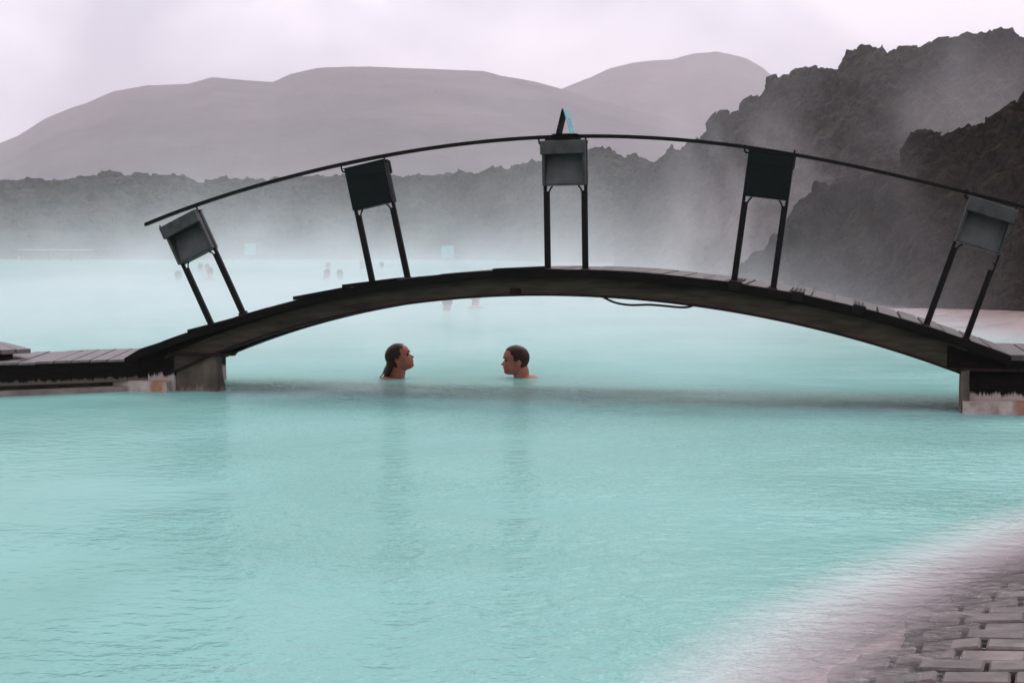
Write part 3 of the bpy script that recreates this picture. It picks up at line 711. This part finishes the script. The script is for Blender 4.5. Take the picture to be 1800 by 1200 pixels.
def head_pt(z, a, grow=0.0, face=True):
    f, b, w = interp(FZ, FX, z), interp(FZ, BX, z), interp(FZ, HW, z)
    c, s = math.cos(a), math.sin(a)
    x0 = (f + b) / 2 * .5 - .004 if False else -.008
    if c >= 0: x = x0 + (f - x0) * (abs(c) ** .85)
    else: x = x0 - (x0 - b) * (abs(c) ** .9)
    y = w * (abs(s) ** .85) * (1 if s >= 0 else -1)
    if face and c > 0:
        # nose, lips, eye sockets, cheeks
        nose = 0
        if .070 < z < .122:
            t = (z - .074) / (.120 - .074)
            nose = (.031 * (1 - t) ** .8 if t > 0 else .031 * (z - .070) / .004) * math.exp(-(y / (.0125 - .005 * max(0, t))) ** 2)
        x += nose
        x -= .009 * math.exp(-((z - .113) / .009) ** 2) * math.exp(-((abs(y) - .031) / .013) ** 2)
        x += .004 * math.exp(-((z - .088) / .015) ** 2) * math.exp(-((abs(y) - .036) / .014) ** 2)
        x -= .004 * math.exp(-((z - .055) / .003) ** 2) * math.exp(-(y / .022) ** 2)
    if grow:
        n = Vector((x - x0, y, (z - .13) * .7)).normalized() * grow
        return Vector((x + n.x, y + n.y, z + n.z))
    return Vector((x, y, z))
def head_bm(bm, M, grow=0, keep=None, nz=46, na=56, face=True):
    rows = []
    zs = [.225 * (1 - (1 - k / nz) ** 1.0) for k in range(nz)] + [.2235]
    for z in zs:
        rows.append([bm.verts.new(M @ head_pt(z, 2 * math.pi * k / na, grow, face)) for k in range(na)])
    tp = bm.verts.new(M @ (Vector((-.008, 0, .226 + grow)))); 
    for i in range(len(rows) - 1):
        for k in range(na):
            q = (rows[i][k], rows[i][(k + 1) % na], rows[i + 1][(k + 1) % na], rows[i + 1][k])
            if keep is None or keep(zs[i], 2 * math.pi * (k + .5) / na): bm.faces.new(q)
    for k in range(na): bm.faces.new((rows[-1][k], rows[-1][(k + 1) % na], tp))
    if keep is None: bm.faces.new(rows[0][::-1])
    else:
        for v in [v for v in bm.verts if not v.link_faces]: bm.verts.remove(v)
def remeshed(name, bm, vox, mat, parent, smooth_it=2, solid=0.0):
    me = bpy.data.meshes.new(name + '_tmp'); bm.to_mesh(me); bm.free()
    o = bpy.data.objects.new(name + '_tmp', me); COL.objects.link(o)
    if solid:
        m = o.modifiers.new('s', 'SOLIDIFY'); m.thickness = solid; m.offset = -1
    m = o.modifiers.new('r', 'REMESH'); m.mode = 'VOXEL'; m.voxel_size = vox; m.use_smooth_shade = True
    m = o.modifiers.new('k', 'SMOOTH'); m.iterations = smooth_it; m.factor = .5
    dg = bpy.context.evaluated_depsgraph_get(); dg.update()
    nm = bpy.data.meshes.new_from_object(o.evaluated_get(dg)); nm.name = name
    bpy.data.objects.remove(o, do_unlink=True); bpy.data.meshes.remove(me)
    nm.materials.clear(); nm.materials.append(mat)
    for p in nm.polygons: p.use_smooth = True
    r = bpy.data.objects.new(name, nm); COL.objects.link(r)
    if parent: r.parent = parent
    return r
def skin_mat(name, c1, c2): 
    m = noise_mat(name, c1, c2, 18, .6, .15, .002, spec=.2); b = m.node_tree.nodes['Principled BSDF']
    b.inputs['Subsurface Weight'].default_value = .08; b.inputs['Subsurface Radius'].default_value = (.02, .008, .005); return m
M_skinw = skin_mat('tanned_skin', (.27, .082, .052), (.37, .125, .082))
M_skinm = skin_mat('ruddy_skin', (.29, .090, .064), (.40, .140, .102))
M_skinp = skin_mat('pale_skin', (.22, .11, .09), (.30, .16, .13))
M_hair = noise_mat('dark_brown_hair', (.010, .004, .002), (.045, .017, .008), 60, .5, .8, .003, stretch=(1, .6, 1), spec=.18)
M_eye = noise_mat('eye', (.02, .015, .01), (.03, .02, .015), 5, .2, 0)
M_lip = noise_mat('lip', (.22, .05, .045), (.26, .07, .06), 30, .4, .1, .001)
def person(loc, rz, pitch, skin, label, hair='short', vox=.0042, group=None, sc=1.0, lift=.0, turn=0.0, detail=True, fwd=0.0):
    """loc: point on the water under the chin; body hangs below it. local +x is where the chest faces."""
    root_mesh = bmesh.new()
    nk = Vector((-.025, 0, -.02 + lift))                     # neck pivot
    HM = Matrix.Translation(nk) @ Matrix.Rotation(turn, 4, 'Z') @ Matrix.Rotation(-pitch, 4, 'Y') @ Matrix.Translation(Vector((.020 + fwd, 0, .02)))
    q = sc
    head_bm(root_mesh, HM, nz=46 if detail else 20, na=56 if detail else 24)
    for s in (-1, 1):                                         # ears
        ell(root_mesh, HM @ Vector((-.018, s * .076, .092)), (.016, .007, .029), HM.to_3x3().to_4x4() @ Matrix.Rotation(R(-12), 4, 'Y') @ Matrix.Rotation(s * R(25), 4, 'Z'), 8)
        ell(root_mesh, HM @ Vector((-.010, s * .072, .080)), (.010, .008, .014), None, 6)
    # neck
    tube(root_mesh, [HM @ Vector((-.036, 0, .07)), HM @ Vector((-.046, 0, .02)), nk + Vector((-.026, 0, -.04)), nk + Vector((-.03, 0, -.12))], [.054, .060, .062, .072], 20)
    z0 = lift - .105
    # shoulders, chest, belly, arms under water
    ell(root_mesh, (-.04, 0, z0 - .02), (.085, .165, .055)); ell(root_mesh, (-.02, 0, z0 - .16), (.115, .165, .19)); ell(root_mesh, (-.02, 0, z0 - .38), (.105, .145, .17))
    ell(root_mesh, (-.120, 0, (.016 if detail else lift - .028) - .06), (.098, .155, .06))
    for s in (-1, 1):
        ell(root_mesh, (-.03, s * .185, z0 - .035), (.06, .06, .06))
        tube(root_mesh, [(-.03, s * .185, z0 - .03), (-.0, s * .23, z0 - .20), (.03, s * .24, z0 - .33), (.14, s * .20, z0 - .42), (.26, s * .15, z0 - .45)], [.052, .046, .040, .034, .026], 12)
        ell(root_mesh, (.31, s * .14, z0 - .455), (.055, .022, .036))
    bmesh.ops.scale(root_mesh, vec=(q, q, q), verts=root_mesh.verts)
    bmesh.ops.recalc_face_normals(root_mesh, faces=root_mesh.faces)
    body = remeshed('person', root_mesh, vox, skin, None, 2 if detail else 1)
    body.location = loc; body.rotation_euler = (0, 0, rz)
    tag(body, label, 'person', group)
    if hair != 'none':
        bm = bmesh.new()
        if hair == 'short':
            def keep(z, a):
                c = math.cos(a); x = head_pt(z, a, 0, False).x
                if z > .188: return x < .072
                if z > .150: return x < .050 - (.188 - z) * .5
                if z > .105: return x < .020
                if z > .050: return x < -.038
                return x < -.045 and z > .032
        else:
            def keep(z, a):
                x = head_pt(z, a, 0, False).x
                if z > .178: return x < .062
                if z > .125: return x < .034
                if z > .105: return x < .010
                return x < -.030
        head_bm(bm, HM, .0055 if hair == 'short' else .0065, keep, 46 if detail else 20, 56 if detail else 24, False)
        if hair == 'long':
            for yy, r in ((0, .86), (.028, .7), (-.028, .7)):
                tube(bm, [HM @ Vector((-.055, yy, .115)), (-.092, yy, .062 + lift), (-.106, yy, .030 + lift), (-.118, yy, .0 + lift), (-.132, yy * .8, -.022 + lift), (-.15, yy * .6, -.05 + lift), (-.16, yy * .5, -.10)], [.050 * r, .050 * r, .042 * r, .034 * r, .024 * r, .014 * r, .010 * r], 12)
            tube(bm, [(-.135, .012, .045 + lift), (-.152, .012, .01 + lift), (-.166, .012, -.018 + lift), (-.185, .012, -.034 + lift)], [.012, .008, .006, .003], 6)
        bmesh.ops.scale(bm, vec=(q, q, q), verts=bm.verts)
        remeshed('hair', bm, max(vox, .0036) if detail else .010, M_hair, body, 1, solid=.010 if detail else .02)
    if detail:
        for s in (-1, 1):
            bm = bmesh.new(); ell(bm, HM @ Vector((.0735, s * .031, .112)) * q, (.0105, .0105, .0105), None, 8); link_mesh('eye', bm, M_eye, body, True)
            bm = bmesh.new()
            tube(bm, [HM @ Vector((.094, s * .014, .127)) * q, HM @ Vector((.092, s * .030, .133)) * q, HM @ Vector((.078, s * .048, .128)) * q], [.0035, .004, .002], 6)
            link_mesh('eyebrow', bm, M_hair, body, True)
        bm = bmesh.new()
        for zc in (.0485, .0605):
            tube(bm, [HM @ Vector((.082, -.022, .0545)) * q, HM @ Vector((.092, -.010, zc)) * q, HM @ Vector((.0945, 0, zc)) * q, HM @ Vector((.092, .010, zc)) * q, HM @ Vector((.082, .022, .0545)) * q], [.001, .004, .0045, .004, .001], 6)
        link_mesh('lips', bm, M_lip, body, True)
    return body
DH = 11.0
wl = atZ(708, 664); ml = atZ(905, 663)
person(Vector((wl.x, wl.y, 0)), R(-4), R(21), M_skinw, 'person with wet shoulder length hair, chin raised, facing right under the bridge', 'long', lift=.040, sc=.97, fwd=.030)
person(Vector((ml.x, ml.y, 0)), R(180 + 4), R(0), M_skinm, 'person with short dark hair, chin at the waterline, facing left under the bridge', 'short', lift=.022)
G = 'far bathers seen through the steam'
far = [(315, 492, 40, .02, 'short', M_skinp, 'faint lone bather left of the first light box leg'),
       (352, 477, 110, .04, 'short', M_skinp, 'farther left bather of the trio between the legs of the leftmost light box'),
       (365, 478, 80, .04, 'short', M_skinp, 'farther right bather of the trio between the legs of the leftmost light box'),
       (370, 492, 100, .10, 'short', M_skinp, 'nearest bather of the trio between the legs of the leftmost light box, shoulders above water'),
       (577, 476, 80, .05, 'short', M_skinp, 'farther dark haired bather of the group left of the second light box'),
       (576, 492, 60, .06, 'long', M_skinp, 'nearer left bather of the group left of the second light box'),
       (597, 492, 120, .05, 'short', M_skinp, 'nearer right bather of the group left of the second light box'),
       (636, 474, 270, .10, 'none', M_skinp, 'pale bather just left of the second light box leg near the far shore'),
       (671, 473, 100, .04, 'short', M_skinp, 'bather between the legs of the second light box near the far shore'),
       (787, 546, 80, .03, 'short', M_skinp, 'dark haired bather partly hidden by the beam, right below the left part of the arch'),
       (836, 541, 90, .07, 'none', M_skinp, 'pale pink shouldered bather partly hidden by the beam, left of the crown')]
for px, py, a, lf, hr, mt, lb in far:
    p = atZ(px, py); person(Vector((p.x, p.y, 0)), R(a), R(4), mt, lb, hr, vox=.012, group=G, lift=lf, detail=False)

# ------------------------------------------------------------------ far shore furniture
M_white = noise_mat('pale_boards', (.22, .22, .21), (.36, .35, .34), 6, .7, .2, .005)
for px, py, w, lb in ((440, 438, 20, 'small square turquoise notice board on the far shore, right of the first light box'), (787, 443, 22, 'small square turquoise notice board on the far shore, right of the second light box')):
    D = 71.5; c = atD(px, py, D); hw = w / 2 / FPX * D
    sgn = empty('notice_board', (c.x, c.y, 0)); tag(sgn, lb, 'sign', 'turquoise notice boards on the far shore')
    bm = bmesh.new(); box(bm, -hw, hw, -.02, .02, c.z - hw, c.z + hw, None, .005); link_mesh('board', bm, M_turq, sgn)
    bm = bmesh.new(); box(bm, -.04, .04, .022, .09, -.5, c.z + hw - .05, None, .005); link_mesh('post', bm, M_steel, sgn)
for x0, x1, py, lb in ((30, 88, 438, 'left one of two thin pale jetties on the far shore'), (104, 153, 438.5, 'right one of two thin pale jetties on the far shore')):
    a = atD(x0, py, 71); b = atD(x1, py, 71)
    j = empty('jetty', (a.x, a.y, 0)); tag(j, lb, 'jetty', 'pale jetties on the far shore')
    bm = bmesh.new(); L_ = b.x - a.x
    n = int(L_ / .3)
    for i in range(n): box(bm, L_ * i / n + .01, L_ * (i + 1) / n - .01, 0, 1.2, a.z - .06, a.z, None, .004)
    link_mesh('deck', bm, M_white, j)
    bm = bmesh.new()
    for i in range(4):
        xx = .1 + (L_ - .25) * i / 3; box(bm, xx, xx + .08, .1, .18, -.5, a.z - .0605)
    link_mesh('piles', bm, M_conc, j)
p = atZ(36, 456); bm = bmesh.new(); ell(bm, (0, 0, .05), (.14, .14, .14), None, 8); tube(bm, [(0, 0, .17), (0, 0, .26)], .02, 6)
tag(link_mesh('buoy', bm, M_white, None, True), 'tiny white float on the water near the far left shore', 'buoy').location = (p.x, p.y, 0)

# ------------------------------------------------------------------ air: even haze and drifting steam
def vol_box(name, lo, hi):
    bm = bmesh.new(); box(bm, lo[0], hi[0], lo[1], hi[1], lo[2], hi[2])
    m = bpy.data.materials.new(name); m.use_nodes = True; nt = m.node_tree; nt.nodes.clear()
    o = link_mesh(name, bm, m); kind(o, 'stuff'); return o, nt
hz, nt = vol_box('haze', (-5200, -70, -2.6), (5200, 5400, 520))
out = nt.nodes.new('ShaderNodeOutputMaterial'); pv = nt.nodes.new('ShaderNodeVolumePrincipled')
pv.inputs['Color'].default_value = (.93, .875, .925, 1); pv.inputs['Density'].default_value = .00028; pv.inputs['Anisotropy'].default_value = .1
nt.links.new(pv.outputs[0], out.inputs['Volume'])

def steam(lo, hi, dens, hgt, sc, thr0, thr1, seed, fade, stretch=(1, 1, .6), colr=(.93, .948, .958, 1)):
    st, nt = vol_box('steam', lo, hi); N = nt.nodes.new; L = nt.links.new
    out = N('ShaderNodeOutputMaterial'); pv = N('ShaderNodeVolumePrincipled')
    pv.inputs['Color'].default_value = colr; pv.inputs['Anisotropy'].default_value = .1
    geo = N('ShaderNodeNewGeometry'); sep = N('ShaderNodeSeparateXYZ'); L(geo.outputs['Position'], sep.inputs[0])
    mp = N('ShaderNodeMapping'); mp.inputs['Scale'].default_value = stretch; mp.inputs['Location'].default_value = (seed, 0, 0); L(geo.outputs['Position'], mp.inputs[0])
    nz = N('ShaderNodeTexNoise'); nz.inputs['Scale'].default_value = sc; nz.inputs['Detail'].default_value = 4; nz.inputs['Distortion'].default_value = 1.3; nz.inputs['Roughness'].default_value = .55
    L(mp.outputs[0], nz.inputs['Vector'])
    mr = N('ShaderNodeMapRange'); mr.inputs[1].default_value = thr0; mr.inputs[2].default_value = thr1; L(nz.outputs[0], mr.inputs[0])
    def math_(op, a, b):
        x = N('ShaderNodeMath'); x.operation = op
        for i, v in enumerate((a, b)):
            if isinstance(v, (int, float)): x.inputs[i].default_value = v
            else: L(v, x.inputs[i])
        return x.outputs[0]
    e = math_('POWER', 2.718, math_('MULTIPLY', sep.outputs[2], -1 / hgt))
    d = math_('MULTIPLY', math_('MULTIPLY', e, mr.outputs[0]), dens)
    for ax, a, b in fade:       # soft sides
        f = N('ShaderNodeMapRange'); f.inputs[1].default_value = a; f.inputs[2].default_value = b; L(sep.outputs[ax], f.inputs[0]); d = math_('MULTIPLY', d, f.outputs[0])
    L(d, pv.inputs['Density']); L(pv.outputs[0], out.inputs['Volume']); return st
lay = steam((-34, 12.2, .02), (20, 72, 8.5), .105, 1.3, .22, .42, .70, 0, ((1, 12.3, 20), (2, 8.4, 6), (0, -28, -9), (0, 5.0, 1.4)), (1, 1, .75))
low = steam((-12, 10.7, .012), (5, 40, 1.2), .38, .26, .7, .25, .65, 11, ((1, 10.7, 12.3), (1, 40, 18), (0, -11.9, -9), (0, 4.6, 2)))
plume = steam((2.5, 25.8, .0), (26, 41, 13), .14, 3.6, .22, .50, .68, 40, ((2, 12.9, 9), (1, 25.9, 28), (0, 25.9, 15), (0, 2.6, 5)), (1, 1, .8), colr=(.95, .92, .93, 1))
wisp = steam((2.2, 15.5, .02), (9.5, 23.5, 4.5), .13, 1.8, .5, .48, .66, 83, ((2, 4.4, 3), (1, 15.6, 18), (0, 7.2, 3.4), (0, 2.3, 3.2)), (1, 1, .8), colr=(.95, .92, .93, 1))
